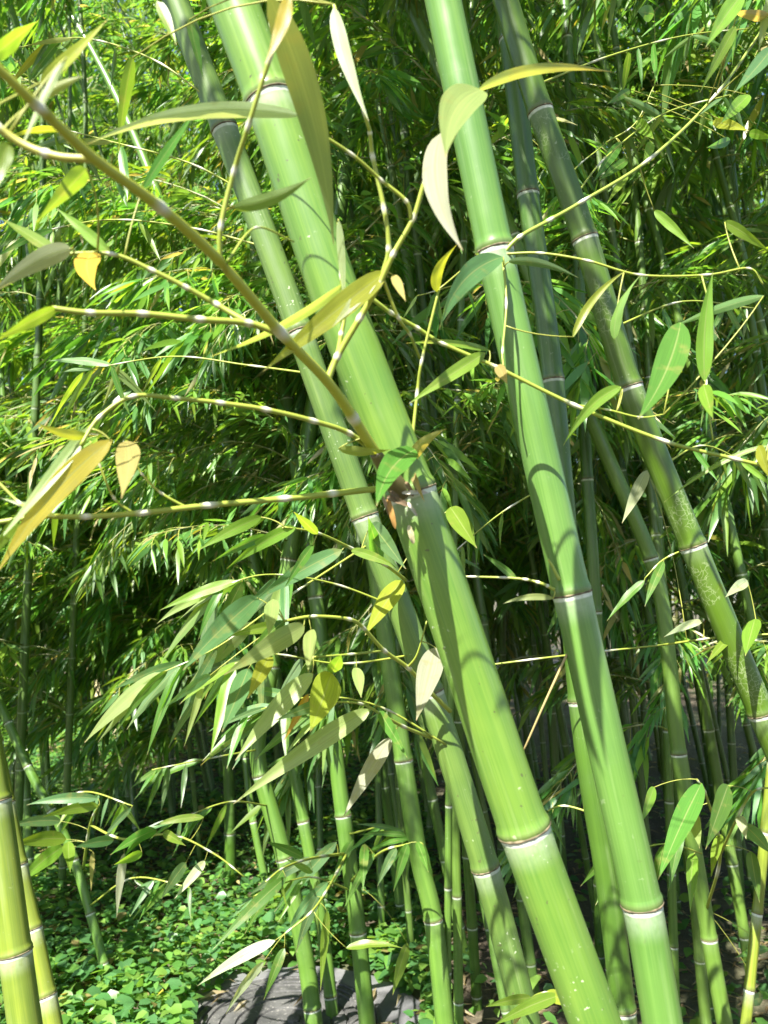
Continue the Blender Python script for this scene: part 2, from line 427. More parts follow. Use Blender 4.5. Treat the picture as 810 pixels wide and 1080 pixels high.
# ------------------------------------------------------------------ ground
m, nt = new_mat('forest_soil')
out = nd(nt, 'ShaderNodeOutputMaterial'); bs = nd(nt, 'ShaderNodeBsdfPrincipled'); lk(nt, bs.outputs[0], out.inputs[0])
tc = nd(nt, 'ShaderNodeTexCoord'); ob = tc.outputs['Object']
c = mixrgb(nt, maprange(nt, noise(nt, ob, 3, 5, .6), .35, .65, 0, 1), (.055, .042, .026), (.095, .078, .05))
c = mixrgb(nt, maprange(nt, noise(nt, ob, 45, 4, .65), .5, .7, 0, .8), c, (.17, .14, .09))
c = mixrgb(nt, maprange(nt, noise(nt, ob, 1.1, 3, .5), .45, .65, 0, .6), c, (.045, .07, .02))
lk(nt, c, bs.inputs['Base Color']); bs.inputs['Roughness'].default_value = .92
bp = nd(nt, 'ShaderNodeBump'); bp.inputs['Strength'].default_value = .6; bp.inputs['Distance'].default_value = .02
lk(nt, noise(nt, ob, 35, 6, .7), bp.inputs['Height']); lk(nt, bp.outputs[0], bs.inputs['Normal'])
SOIL = m
mh = ground_at(300, 1068, .06)
def gz(x, y):
    r = max(abs(x), abs(y - 5))
    k = max(0, min(1, (14 - r) / 5)) * max(0, min(1, (math.hypot(x - mh.x, y - mh.y) - .75) / .5))
    return k * (.035 * math.sin(1.3 * x + .5) * math.cos(1.1 * y) + .018 * math.sin(4.1 * x + 2 * y) + .012 * math.sin(7.3 * y - 3 * x)) + max(0, y - 6.5) * .02 * k
b = MB(); xs = sorted(set([-150, -60, -30, -20] + [round(-16 + .25 * i, 3) for i in range(129)] + [20, 30, 60, 150])); ys = sorted(set([-150, -60, -30, -16] + [round(-11 + .25 * i, 3) for i in range(129)] + [26, 40, 80, 160]))
def slab_r(x, y): return 0
gvals = {}
for y in ys:
    for x in xs:
        b.v.append((x, y, gz(x, y))); b.uv.append((x, y)); b.c.append((0, 0, 0))
nx = len(xs)
for j in range(len(ys) - 1):
    for i in range(nx - 1): q = j * nx + i; b.f.append((q, q + 1, q + nx + 1, q + nx)); b.m.append(0)
tag(link('ground', b.mesh('ground', [SOIL])), kind='structure')

# concrete slab with the round cover let into it
m, nt = new_mat('weathered_concrete')
out = nd(nt, 'ShaderNodeOutputMaterial'); bs = nd(nt, 'ShaderNodeBsdfPrincipled'); lk(nt, bs.outputs[0], out.inputs[0])
ob = nd(nt, 'ShaderNodeTexCoord').outputs['Object']
c = mixrgb(nt, maprange(nt, noise(nt, ob, 6, 5, .6), .35, .65, 0, 1), (.085, .09, .094), (.145, .145, .15))
c = mixrgb(nt, maprange(nt, noise(nt, ob, 60, 4, .7), .55, .72, 0, .7), c, (.12, .12, .115))
c = mixrgb(nt, maprange(nt, noise(nt, ob, 2.4, 4, .6), .55, .7, 0, .6), c, (.09, .105, .06))
lk(nt, c, bs.inputs['Base Color']); bs.inputs['Roughness'].default_value = .85
bp = nd(nt, 'ShaderNodeBump'); bp.inputs['Strength'].default_value = .4; bp.inputs['Distance'].default_value = .003
lk(nt, noise(nt, ob, 50, 5, .7), bp.inputs['Height']); lk(nt, bp.outputs[0], bs.inputs['Normal'])
CONC = m
m, nt = new_mat('dark_cast_cover')
out = nd(nt, 'ShaderNodeOutputMaterial'); bs = nd(nt, 'ShaderNodeBsdfPrincipled'); lk(nt, bs.outputs[0], out.inputs[0])
ob = nd(nt, 'ShaderNodeTexCoord').outputs['Object']
c = mixrgb(nt, maprange(nt, noise(nt, ob, 9, 5, .65), .35, .65, 0, 1), (.045, .046, .046), (.09, .09, .088))
c = mixrgb(nt, maprange(nt, noise(nt, ob, 80, 4, .7), .56, .72, 0, .8), c, (.27, .26, .24))
lk(nt, c, bs.inputs['Base Color']); bs.inputs['Roughness'].default_value = .6
bp = nd(nt, 'ShaderNodeBump'); bp.inputs['Strength'].default_value = .5; bp.inputs['Distance'].default_value = .004
lk(nt, noise(nt, ob, 70, 5, .7), bp.inputs['Height']); lk(nt, bp.outputs[0], bs.inputs['Normal'])
COVER = m
def lathe(prof, n, close_bottom=False, jit=None, seed=0):
    b = MB(); g = random.Random(seed)
    for k in range(n):
        a = 2 * math.pi * k / n; j = 1 if jit is None else jit(a)
        for r, z in prof: b.v.append((r * j * math.cos(a), r * j * math.sin(a), z)); b.uv.append((k / n, r)); b.c.append((.2, .2, .2))
    m_ = len(prof)
    for k in range(n):
        for i in range(m_ - 1):
            x = k * m_ + i; y = ((k + 1) % n) * m_ + i; b.f.append((x, y, y + 1, x + 1)); b.m.append(0)
    return b
mh = ground_at(300, 1068, .06)
SLAB = Vector((mh.x + .05, mh.y - .10, 0))
jit = lambda a: 1 + .10 * math.cos(2 * a + .2) + .03 * math.cos(5 * a + 1) + .02 * math.cos(9 * a)
b = lathe([(.335, -.05), (.335, .050), (.345, .054), (.40, .053), (.455, .051), (.48, .042), (.485, -.08)], 72, jit=None)
for i, v in enumerate(b.v):
    x, y, z = v; r = math.hypot(x, y); a = math.atan2(y, x)
    if r > .39: k = (r - .39) / .11; s_ = 1 + (jit(a) - 1) * min(1, k); b.v[i] = (x * s_ * (1 + .06 * min(k, 1)), y * s_, z)
tag(link('manhole_surround', b.mesh('manhole_surround', [CONC], False), None, (mh.x, mh.y, -.028)), 'grey rounded concrete surround of the dark round cover in the ground', 'manhole')
prof = [(.0005, .056)]
for r0 in (.10, .165, .22, .265, .29):
    prof += [(r0 - .006, .056), (r0 - .003, .048), (r0 + .003, .048), (r0 + .006, .056)]
prof += [(.314, .056), (.318, .048), (.322, .048), (.325, .058), (.331, .058), (.3335, .054), (.3335, .0)]
co = thing('manhole_cover', 'dark round cover with concentric grooves sunk in grey concrete behind the bamboo', 'manhole cover', (mh.x, mh.y, -.028))
link('lid', lathe(prof, 96).mesh('lid', [COVER], False), co)
b = lathe([(.0, .066), (.018, .065), (.024, .061), (.024, .05)], 20); hb = link('lifting_knob', b.mesh('lifting_knob', [COVER]), co, (.03, .02, 0))

# ------------------------------------------------------------------ hero culms; unseen crown foliage is added to shade the right thicket
ZF = 2.65
A, A0, _ = bamboo([(245, 0, .90), (285, 107, .905), (355, 315, .92), (433, 520, .945), (494, 700, .97), (553, 875, .985), (628, 1080, 1.0)], .0605, (107, 520, 877), 'main',
    'thickest bright green bamboo stalk, leaning left, with a torn sheath at its middle node', 3.6, 64, (-.2, .1, -.1), sulcus=.055, sul_dir=2.55, foliage=(3.1, 13, .9))
B, B0, _ = bamboo([(467, 0, 1.0), (522, 265, 1.02), (562, 445, 1.035), (603, 626, 1.05), (640, 790, 1.055), (677, 953, 1.06), (699, 1080, 1.06)], .0495, (266, 626, 953), 'blue',
    'smooth cool-green bamboo stalk with three white-ringed nodes, just right of the thickest stalk', 3.8, 56, (-.1, .2, -.1), sulcus=.02, sul_dir=4.6, foliage=(3.1, 13, .9))
C_, C0, _ = bamboo([(185, 0, 1.28), (237, 137, 1.30), (300, 305, 1.31), (385, 545, 1.34), (440, 690, 1.35), (512, 915, 1.36), (556, 1080, 1.37)], .0445, (137, 340, 545, 738, 915), 'grey',
    'greyish olive bamboo stalk running close behind and left of the thickest stalk', 3.6, 48, (-.2, .1, -.05), foliage=(3.6, 8, .9))
D, D0, _ = bamboo([(533, 0, 1.42), (570, 118, 1.43), (617, 252, 1.44), (664, 408, 1.46), (731, 576, 1.47), (803, 752, 1.48), (850, 860, 1.48)], .047, (118, 252, 408, 576, 754), 'olive',
    'dark olive bamboo stalk with scribbled pale marks, running down to the right edge', 3.6, 48, (-.1, .2, -.1), foliage=(3.15, 16, .9))
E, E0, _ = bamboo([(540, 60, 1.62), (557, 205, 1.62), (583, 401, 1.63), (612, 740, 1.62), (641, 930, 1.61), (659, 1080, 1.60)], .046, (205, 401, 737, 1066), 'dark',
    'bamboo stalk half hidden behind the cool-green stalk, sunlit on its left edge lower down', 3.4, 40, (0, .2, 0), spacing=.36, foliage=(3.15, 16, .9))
F_, F0, _ = bamboo([(640, 480, 2.3), (690, 600, 2.3), (706, 700, 2.3), (716, 795, 2.3), (748, 990, 2.28), (764, 1078, 2.27)], .042, (590, 795, 985), 'mid',
    'thin bamboo stalk catching sun patches between the cool-green stalk and the right edge', 4.0, 28, (-.1, .1, 0), foliage=(3.0, 12, .9))
G, G0, _ = bamboo([(-28, 700, 1.72), (-5, 850, 1.70), (16, 1005, 1.68), (27, 1085, 1.67)], .062, (1005,), 'yellow',
    'thick yellow-green sunlit bamboo stalk cut by the bottom left corner', 4.0, 40, (-.1, .1, 0), spacing=.30)
H, H0, _ = bamboo([(2, 830, 1.92), (18, 910, 1.90), (34, 980, 1.88), (49, 1050, 1.86), (56, 1085, 1.85)], .042, (980, 1051), 'yellow',
    'slimmer sun-dappled yellow stalk close to the right of the corner stalk', 3.8, 32, (-.1, .1, 0))

# ------------------------------------------------------------------ stalks standing in the clearing and in front of the thicket
MIDS = [
    # path, diameter, nodes, material, label, up, foliage
    ([(0, 742, 3.3), (35, 820, 3.22), (72, 890, 3.18), (100, 980, 3.14), (117, 1048, 3.12)], .034, (855, 905, 965, 1015), 'mid', 'thin leaning green stalk rising from ground leaves beside the corner stalks', 3.5, (1.3, 9, .85)),
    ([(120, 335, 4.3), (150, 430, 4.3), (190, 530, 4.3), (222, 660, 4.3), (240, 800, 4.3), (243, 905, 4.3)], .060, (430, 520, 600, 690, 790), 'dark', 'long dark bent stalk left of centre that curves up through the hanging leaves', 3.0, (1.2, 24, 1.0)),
    ([(280, 740, 2.9), (272, 800, 2.9), (300, 905, 2.87), (322, 1010, 2.85), (332, 1085, 2.83)], .058, (818, 905, 1062), 'mid', 'stout green stalk standing in front of the left part of the manhole cover', 4.3, (1.62, 22, .9)),
    ([(296, 740, 3.05), (313, 830, 3.03), (330, 920, 3.0), (343, 1000, 2.98), (352, 1085, 2.95)], .044, (866, 1048), 'mid', 'slimmer stalk close on the right of the stout stalk before the cover', 4.2, (1.62, 22, .9)),
    ([(352, 780, 2.9), (362, 860, 2.88), (375, 960, 2.86), (388, 1085, 2.84)], .056, (862, 987), 'mid', 'straight green stalk at the right rim of the concrete surround', 4.4, (1.62, 22, .9)),
    ([(405, 660, 2.55), (424, 790, 2.55), (441, 900, 2.53), (457, 970, 2.52), (470, 1085, 2.5)], .056, (806, 973), 'mid', 'green stalk seen left of the grey-olive stalk low in the picture', 4.3, (1.62, 22, .9)),
    ([(468, 690, 2.7), (478, 830, 2.7), (482, 945, 2.7), (484, 1085, 2.7)], .030, (848, 944, 1052), 'mid', 'pencil thin upright stalk between two leaning stalks at bottom centre', 4.0, (1.62, 22, .8)),
    ([(484, 390, 2.5), (481, 470, 2.5), (479, 560, 2.5), (476, 690, 2.52)], .022, (424, 512, 600), 'mid', 'very thin upright stalk just right of the torn sheath node', 3.2, (2.0, 9, .9)),
    ([(40, 560, 4.6), (44, 700, 4.6), (52, 850, 4.6), (57, 1002, 4.0)], .032, (700, 790, 880, 940), 'mid', 'slim upright stalk near the left edge with feet in ground leaves', 3.5, (1.05, 24, .9)),
    ([(105, 560, 5.2), (123, 690, 5.2), (137, 800, 5.2), (147, 924, 5.0)], .040, (640, 720, 800, 870), 'dark', 'dark stalk in the clearing left of the bent stalk', 3.6, (1.2, 24, 1.0)),
    ([(176, 600, 5.6), (180, 700, 5.6), (181, 800, 5.5), (184, 892, 5.4)], .038, (660, 730, 800), 'dark', 'slim dark stalk standing in the middle of the clearing', 3.6, (1.2, 24, 1.0)),
    ([(205, 640, 6.1), (212, 750, 6.1), (226, 840, 6.0), (240, 895, 5.9)], .040, (700, 770, 850), 'dark', 'dark stalk leaning against the foot of the long bent stalk', 3.8, (1.2, 24, 1.0)),
    ([(252, 660, 4.3), (258, 790, 4.3), (266, 860, 4.2), (280, 930, 4.15)], .036, (730, 800, 870), 'mid', 'slender stalk just left of the stout stalk before the cover', 3.8, (1.05, 24, .9)),
    ([(325, 640, 4.3), (334, 780, 4.3), (338, 900, 4.2)], .034, (690, 760, 830), 'dark', 'dark slender stalk glimpsed behind the two stalks before the cover', 3.8, (1.05, 24, .9)),
    ([(392, 640, 3.6), (398, 800, 3.6), (402, 955, 3.5)], .030, (720, 800, 880), 'dark', 'dark slim stalk behind the stalk at the concrete rim', 3.8, (2.0, 9, .9)),
    ([(690, 480, 2.9), (700, 640, 2.9), (704, 780, 2.9)], .030, (540, 620, 700), 'mid', 'thin upright stalk behind the stalk that catches sun patches', 3.6, (2.0, 9, .9)),
    ([(812, 830, 2.0), (800, 950, 2.0), (786, 1085, 1.98)], .024, (880, 960, 1040), 'yellow', 'thin pale yellow-green stalk leaning right at the bottom right corner', 3.4, (3.0, 8, .8)),
    ([(612, 330, 2.4), (618, 480, 2.4), (626, 600, 2.4), (634, 760, 2.42)], .036, (390, 500, 640), 'dark', 'dark stalk in shade just right of the cool-green stalk', 3.4, (2.0, 9, .9)),
    ([(98, 640, 8.2), (103, 700, 8.2), (104, 788, 8.0)], .075, (660, 700, 740), 'pale', 'pale straw-coloured stalk lit by the sun at the back of the clearing', 4.0, (3.0, 10, 1.1)),
    ([(150, 660, 8.0), (138, 720, 8.0), (118, 786, 7.8)], .06, (690, 730, 760), 'pale', 'pale straw stalk tilted right behind the clearing', 4.0, (3.0, 10, 1.1)),
]
for path, dia, nod, mt, lab, up, fol in MIDS:
    AIM = (1.8, 4.5) if path[0][0] < 400 else (0, 6.283)
    bamboo(path, dia, nod, mt, lab, up, 20, (rnd.uniform(-.35, .05), rnd.uniform(-.2, .2), -.1), foliage=fol)

# ------------------------------------------------------------------ thicket: shared stalk shapes, each stalk its own thing
STEMS = []
for k in range(10):
    g = random.Random(40 + k); H_ = g.uniform(6.2, 7.8); lean = g.uniform(-.02, .24); d = Vector((-math.sin(lean), 0, math.cos(lean))); p = Vector((0, 0, -.06)); P = [p.copy()]
    n = int(H_ / .2)
    for i in range(n):
        f = i / n; d = (d + Vector((-.035 * f ** 2 * g.uniform(.5, 1.8) + g.uniform(-.008, .008), g.uniform(-.008, .008), -.025 * f ** 3))).normalized(); p = p + d * .2; P.append(p.copy())
    L = n * .2; N = []; s_ = g.uniform(.1, .25)
    while s_ < L - .1: N.append(s_); s_ += g.uniform(.24, .30) * (1 - .25 * s_ / L)
    dia = g.uniform(.03, .046)
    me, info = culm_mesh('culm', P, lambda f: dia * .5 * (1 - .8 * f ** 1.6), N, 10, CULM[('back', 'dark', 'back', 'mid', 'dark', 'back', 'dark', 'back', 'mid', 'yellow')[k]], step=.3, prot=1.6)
    STEMS.append((me, N, info))
def thicket_stalk(x, y, k, label, group, z_lo, z_hi, nb, scl=1.0, rz=0., aim=(0, 6.283)):
    me, N, (C, T, r, ss, L) = STEMS[k % 10]
    root = thing('bamboo_stalk', label, 'bamboo', (x, y, gz(x, y)), group); root.rotation_euler = (rnd.uniform(-.05, .05), rnd.uniform(-.05, .05), rz); root.scale = (scl,) * 3
    link('culm', me, root)
    cand = [n for n in N if z_lo < n < z_hi]
    for j in range(nb):
        n = rnd.choice(cand); i = int(np.abs(ss - n).argmin())
        o = rnd.choice(PROTO).copy(); col.objects.link(o); o.parent = root; o.location = C[i]
        o.rotation_euler = (rnd.uniform(-.2, .2), rnd.uniform(-.2, .2), rnd.uniform(*aim) - (rz if aim[0] else 0)); o.scale = (rnd.uniform(.8, 1.2),) * 3
taken = []
def free(x, y, dmin):
    for a, b in taken:
        if (a - x) ** 2 + (b - y) ** 2 < dmin * dmin: return False
    taken.append((x, y)); return True
n = 0; tries = 0
while n < 112 and tries < 9000:                       # right: dense, leaves down to the soil
    tries += 1; y = 2.7 + 4.9 * rnd.random() ** 1.2; x = rnd.uniform(.02 * y - .05, .56 * y + .7)
    if y < 3.2 and x < .25: continue
    if not free(x, y, .20): continue
    near = y < 3.6
    thicket_stalk(x, y, rnd.randrange(8), 'slender leafy bamboo stalk packed in the shaded thicket behind the right-hand stalks' if near else 'thin dark bamboo stalk deep in the shaded thicket at the right',
                  'front stalks of the shaded thicket' if near else 'deep stalks of the shaded thicket', 1.2 if near else 1.5, 6.5, 13 if near else 14, rnd.uniform(.85, 1.05), rnd.uniform(-.9, .9)); n += 1
n = 0; tries = 0
while n < 44 and tries < 5000:                       # behind the clearing
    tries += 1; y = rnd.uniform(7.4, 10.5); x = rnd.uniform(-.60 * y, .06 * y)
    if (x < -.36 * y and y < 7.9) or not free(x, y, .32): continue
    thicket_stalk(x, y, rnd.randrange(8), 'leafy bamboo stalk in the far rows behind the clearing', 'far rows behind the clearing', .45, 7.0, 20, rnd.uniform(1.05, 1.4), rnd.uniform(-.9, .9)); n += 1
n = 0; tries = 0
while n < 9 and tries < 5000:                       # over the clearing: leaves hang from above head height
    tries += 1; y = rnd.uniform(3.6, 6.6); x = rnd.uniform(-.60 * y, -.12 * y)
    if (y < 5.5 and x > -.42 * y) or (y > 5 and x < -.34 * y) or not free(x, y, .5): continue
    thicket_stalk(x, y, rnd.randrange(8), 'slim bamboo stalk in the clearing, leafy from head height up', 'stalks scattered through the clearing', 1.0, 6.5, 26, rnd.uniform(.9, 1.1), rnd.uniform(-.9, .9), (1.8, 4.5)); n += 1
for (x, y, k, zh, cn) in ((-1.32, 2.5, 3, 2.6, 7), (-1.62, 3.2, 5, 2.9, 12), (-1.55, 3.95, 2, 2.7, 16), (-1.02, 4.6, 7, 2.6, 16), (-2.0, 4.9, 4, 3.0, 16), (-1.35, 5.3, 5, 2.8, 16), (-.62, 5.0, 1, 2.6, 12)):
    thicket_stalk(x, y, k, 'leafy bamboo stalk close to the left edge with drooping leaves', 'stalks near the left edge', (.8 if y > 3.5 else 1.05), zh, cn + (6 if y > 3.5 else 0), .95, rnd.uniform(-.5, .5), (1.8, 4.5))

n = 0; tries = 0
while n < 18 and tries < 3000:                       # slim light stems seen low at the back of the clearing
    tries += 1; y = rnd.uniform(6.4, 9.2); x = rnd.uniform(-.50 * y, -.06 * y)
    if not free(x, y, .2): continue
    thicket_stalk(x, y, rnd.choice((8, 9, 8, 0)), 'slender light green bamboo stem standing bare at the back of the clearing', 'bare slim stems at the back of the clearing', 1.9, 3.6, 5, rnd.uniform(.75, .95), rnd.uniform(-.9, .9)); n += 1

# far bamboo that reads as one mass
g = random.Random(5); b = MB()
for i in range(42000):
    y = g.uniform(10.8, 14.5); x = g.uniform(-.75 * y - 2, .75 * y + 2); z = 12.8 * g.random() ** (.9 if i < 30000 else .35)
    d = Vector((g.gauss(0, 1), g.gauss(0, 1), g.gauss(-.5, .6))).normalized(); L = g.uniform(.18, .34); o = Vector((x, y, z))
    b.blade([o, o + d * L * .5, o + d * L + Vector((0, 0, -.05))], Vector((g.gauss(0, .6), g.gauss(0, .6), 1)), L * .3, leaf_colour(g), .2, 2, 0, 0, (.6, .8))
for i in range(160):
    y = g.uniform(10.8, 14); x = g.uniform(-.7 * y, .7 * y); l = g.uniform(-.1, .5)
    b.tube([(x, y, -.1), (x - l * .4, y, 4), (x - l * 1.6, y, 8.5)], .03, .015, 6, g.choice(((.10, .17, .04), (.07, .12, .03), (.2, .2, .08))), 1)
tag(link('far_bamboo_thicket', b.mesh('far_bamboo_thicket', [LEAF_S, TWIG])), 'distant bamboo grove closing the view behind the clearing', 'bamboo grove', kind='stuff')

# ------------------------------------------------------------------ low plants and litter
g = random.Random(9); b = MB()
def in_slab(x, y): return ((x - mh.x) / (.50 if x > mh.x else .33)) ** 2 + ((y - mh.y) / .44) ** 2 < 1
def cover_leaf(b, o, h, size, colr):
    a = g.uniform(0, 6.283); d = Vector((math.cos(a), math.sin(a), g.uniform(-.5, .25))).normalized(); tip = o + Vector((0, 0, h))
    nor = Vector((g.gauss(0, .35), g.gauss(0, .35), 1))
    b.blade([tip, tip + d * size * .3, tip + d * size * .65, tip + d * size + Vector((0, 0, -size * .15))], nor, size * g.uniform(.6, .85), colr, g.uniform(.05, .35), 2, 0, 0, (.38, .75), minw=.2)
CG = [(.07, .185, .035), (.055, .16, .045), (.10, .235, .045), (.07, .18, .06), (.145, .27, .05)]
cnt = 0
while cnt < 44000:
    y = 2.2 + 10.5 * g.random() ** 1.5; x = g.uniform(-.62 * y - .3, .04 * y + .1)
    if in_slab(x, y): continue
    dens = .5 + .5 * math.sin(2.1 * x + 1.7 * y) * math.sin(1.3 * y - .8 * x + 1)
    if g.random() > .45 + .55 * dens: continue
    h = g.uniform(.02, .13) * (.6 + .8 * dens); c = g.choice(CG); k = g.uniform(.75, 1.3)
    if g.random() < .04: c = (.30, .26, .10)
    cover_leaf(b, Vector((x, y, gz(x, y))), h, g.choice((.03, .038, .046, .062)) * g.uniform(.8, 1.2) * (1 + max(0, y - 5) * .08), tuple(v * k for v in c)); cnt += 1
for i in range(45):
    x, y = mh.x + g.uniform(-.40, .2), mh.y + g.uniform(-.42, -.1)
    cover_leaf(b, Vector((x, y, .02)), g.uniform(.01, .06), g.uniform(.03, .055), g.choice(CG))
for i in range(1300):                               # low growth under the thicket
    y = g.uniform(2.2, 6); x = g.uniform(.04 * y, .6 * y)
    cover_leaf(b, Vector((x, y, gz(x, y))), g.uniform(.02, .16), g.uniform(.03, .07), g.choice(CG))
tag(link('ground_cover', b.mesh('ground_cover', [LEAF_S])), 'low carpet of small broad green leaves over the soil', 'ground cover', kind='stuff')
b = MB()
for i in range(3500):
    y = 2.0 + 6 * g.random() ** 1.4; x = g.uniform(-.6 * y, .6 * y); z = gz(x, y) + .006
    if ((x - mh.x) / .5) ** 2 + ((y - mh.y) / .5) ** 2 < 1: z = .034
    a = g.uniform(0, 6.283); d = Vector((math.cos(a), math.sin(a), 0)); L = g.uniform(.06, .13); o = Vector((x, y, z))
    if z == .034 and g.random() > .16: continue
    b.blade([o, o + d * L * .5 + Vector((0, 0, g.uniform(.002, .02))), o + d * L], Vector((g.gauss(0, .3), g.gauss(0, .3), 1)), L * .15, g.choice(((.36, .30, .17), (.27, .21, .11), (.42, .37, .24), (.2, .15, .08))), .3, 2, 0, 0)
tag(link('leaf_litter', b.mesh('leaf_litter', [LEAF_S])), 'fallen straw-coloured bamboo leaves scattered on the soil', 'leaf litter', kind='stuff')

# ------------------------------------------------------------------ hero branches and their leaves
LC = {'green': (.085, .200, .030), 'lime': (.170, .290, .034), 'blue': (.100, .200, .075), 'pale': (.270, .350, .120), 'yellow': (.420, .370, .035),
      'tan': (.330, .270, .100), 'grey': (.330, .340, .250), 'dgreen': (.050, .130, .026), 'orange': (.42, .26, .03), 'white': (.46, .53, .32), 'ylime': (.290, .340, .040)}
def pxw(w, Y): return w * Y / F
class Branch:
    def __init__(s, root, base, label=None): s.root = root; s.base = base; s.b = MB(); s.leaves = []; s.n = 0; s.smp = []
    def twig(s, pts, w0, w1, colr=(.24, .26, .04), rings=7, n=7):
        P = [at(*p) - s.base for p in pts]; q = spline(P, 7); s.smp += list(zip(spline([Vector(p) for p in pts], 7), q))
        s.b.tube(q, pxw(w0, pts[0][2]) / 2, pxw(w1, pts[-1][2]) / 2, n, colr, 0, rings=rings); return s
    def leaf(s, p0, p1, w, kind='green', Y=(.9, .9), ctrl=None, roll=None, twist=None, tip=None, lab=None):
        """p0 base, p1 tip, w widest, all as seen; Y distance of base and tip"""
        if Y is None:
            n_ = min(s.smp, key=lambda t: (t[0].x - p0[0]) ** 2 + (t[0].y - p0[1]) ** 2)[0].z; Y = (n_, n_ + rnd.uniform(-.05, .03))
        if not isinstance(Y, tuple): Y = (Y, Y)
        lp = math.hypot(p1[0] - p0[0], p1[1] - p0[1]) * Y[0] / F; want = 5.6 * pxw(w, Y[0])
        if want > lp: Y = (Y[0], Y[1] + min(.13, math.sqrt(want ** 2 - lp ** 2)) * (-1 if Y[0] > .7 or rnd.random() < .5 else 1))
        a = at(p0[0], p0[1], Y[0]) - s.base; e = at(p1[0], p1[1], Y[1]) - s.base; Lf = (e - a).length
        if ctrl: c = at(ctrl[0], ctrl[1], (Y[0] + Y[1]) / 2) - s.base
        else: c = (a + e) / 2 + Vector((rnd.uniform(-.05, .05), rnd.uniform(-.06, .06), .10 * rnd.uniform(.3, 1.2))) * lp * min(1, (lp / Lf) ** 1.5)
        view = (Vector((0, 0, CAMZ)) - s.base - (a + e) / 2).normalized(); t = (e - a).normalized()
        n0 = (view - t * view.dot(t)).normalized()
        if n0.z < -.15: n0 = -n0
        roll = rnd.uniform(-.55, .55) if roll is None else roll
        nor = n0 * math.cos(roll) + t.cross(n0) * math.sin(roll)
        tw = rnd.uniform(-.7, .7) if twist is None else twist
        col_ = LC[kind]; k = rnd.uniform(.88, 1.12); col_ = tuple(v * k for v in col_)
        m = MB(); m.blade(bez(a, c, e, 16), nor, pxw(w, sum(Y) / 2) * .86 / max(.72, math.cos(roll)), col_, rnd.uniform(.10, .30), 6, tw, 0, (.58, 1.2), rnd.uniform(.02, .10), rnd.uniform(0, 6), LC[tip] if tip else None, .07)
        j = min(s.smp, key=lambda t: (t[1] - a).length)[1]
        if (j - a).length > .003:      # a thin stalk carries the blade from the twig
            m_ = (j + a) / 2 + Vector((0, 0, .04)) * (j - a).length + (e - a).normalized() * -.15 * (j - a).length
            s.b.tube(bez(j, m_, a + (e - a) * .01, 6), .0011, .0007, 5, (.25, .27, .05))
        s.leaves.append((m, lab or ('dry ' + {'tan': 'tan', 'grey': 'greyish', 'orange': 'orange', 'yellow': 'yellow'}[kind] + ' leaf' if kind in ('tan', 'grey', 'orange', 'yellow') else None))); return s
    def done(s):
        o = link('branch', s.b.mesh('branch', [TWIG]), s.root)
        for m, lab in s.leaves:
            l = link('leaf', m.mesh('leaf', [LEAF]), o)
            if lab: l['label'] = lab
BR = (.31, .34, .035); YL = (.23, .28, .04)
# the near branch that leaves the thickest stalk and comes toward the viewer, up and to the left
b1 = Branch(A, A0)
b1.twig([(415, 505, .93), (402, 487, .90), (372, 440, .85), (345, 402, .80), (295, 350, .73), (232, 276, .64), (168, 218, .56), (100, 168, .50), (40, 112, .45), (-20, 55, .42)], 12, 11, BR, 14, 12)
b1.twig([(424, 520, .925), (414, 506, .91), (405, 492, .90), (396, 478, .885)], 24, 13, (.10, .085, .03), 0, 14)
b1.twig([(295, 352, .73), (262, 341, .72), (210, 337, .70), (150, 331, .68), (95, 330, .66), (55, 325, .65)], 8, 6, YL)
b1.twig([(262, 341, .72), (228, 321, .72), (196, 303, .71), (160, 285, .70), (118, 268, .69), (60, 268, .68)], 7, 4, YL)
b1.twig([(345, 402, .80), (356, 376, .80), (380, 335, .79), (400, 300, .78), (415, 268, .77), (436, 230, .76), (449, 190, .75), (470, 160, .74), (503, 96, .73)], 8, 4, YL)
b1.twig([(403, 292, .78), (410, 262, .77), (405, 220, .76), (393, 165, .75), (390, 140, .74), (384, 118, .73), (352, 5, .70)], 6, 4, YL)
b1.twig([(434, 232, .76), (428, 212, .75), (402, 190, .74), (370, 162, .72), (320, 130, .70)], 5, 3, YL)
b1.twig([(356, 376, .80), (360, 352, .80), (363, 330, .80), (360, 290, .79), (357, 235, .78)], 6, 4, YL)
b1.twig([(232, 276, .64), (233, 238, .63), (247, 180, .62), (262, 132, .60), (285, 60, .58), (302, 0, .56)], 6, 5, YL)
b1.twig([(100, 168, .50), (60, 165, .50), (20, 150, .50), (-20, 120, .49)], 9, 9, (.34, .34, .07), 9, 10)
b1.twig([(432, 490, .93), (440, 415, .93), (445, 380, .92), (463, 305, .91)], 4, 3, YL)
b1.twig([(403, 292, .78), (420, 335, .80), (432, 352, .82), (443, 378, .86)], 4, 3, YL)
b1.twig([(240, 275, .64), (270, 240, .68), (310, 255, .72)], 3, 2, YL)
L = b1.leaf
L((318, 122), (92, 152), 20, 'white', (.70, .62), (200, 100), .1, .2)
L((70, 60), (18, 168), 9, 'white', (.50, .50), None, .2)
L((42, 88), (114, 20), 16, 'ylime', (.55, .60), (75, 60))
L((40, 105), (88, 80), 13, 'ylime', (.52, .56))
L((-8, 60), (40, 22), 22, 'lime', (.55, .60))
L((75, 262), (-12, 312), 25, 'grey', (.66, .60), (40, 268), .15)
L((92, 178), (38, 235), 24, 'lime', (.62, .70), (80, 190))
L((246, 219), (328, 187), 18, 'lime', (.64, .68), (290, 214), .1)
L((283, -5), (352, 258), 40, 'pale', (.60, .72), (338, 110), .1, .15)
L((357, 232), (364, 330), 10, 'white', (.76, .79), None, .2)
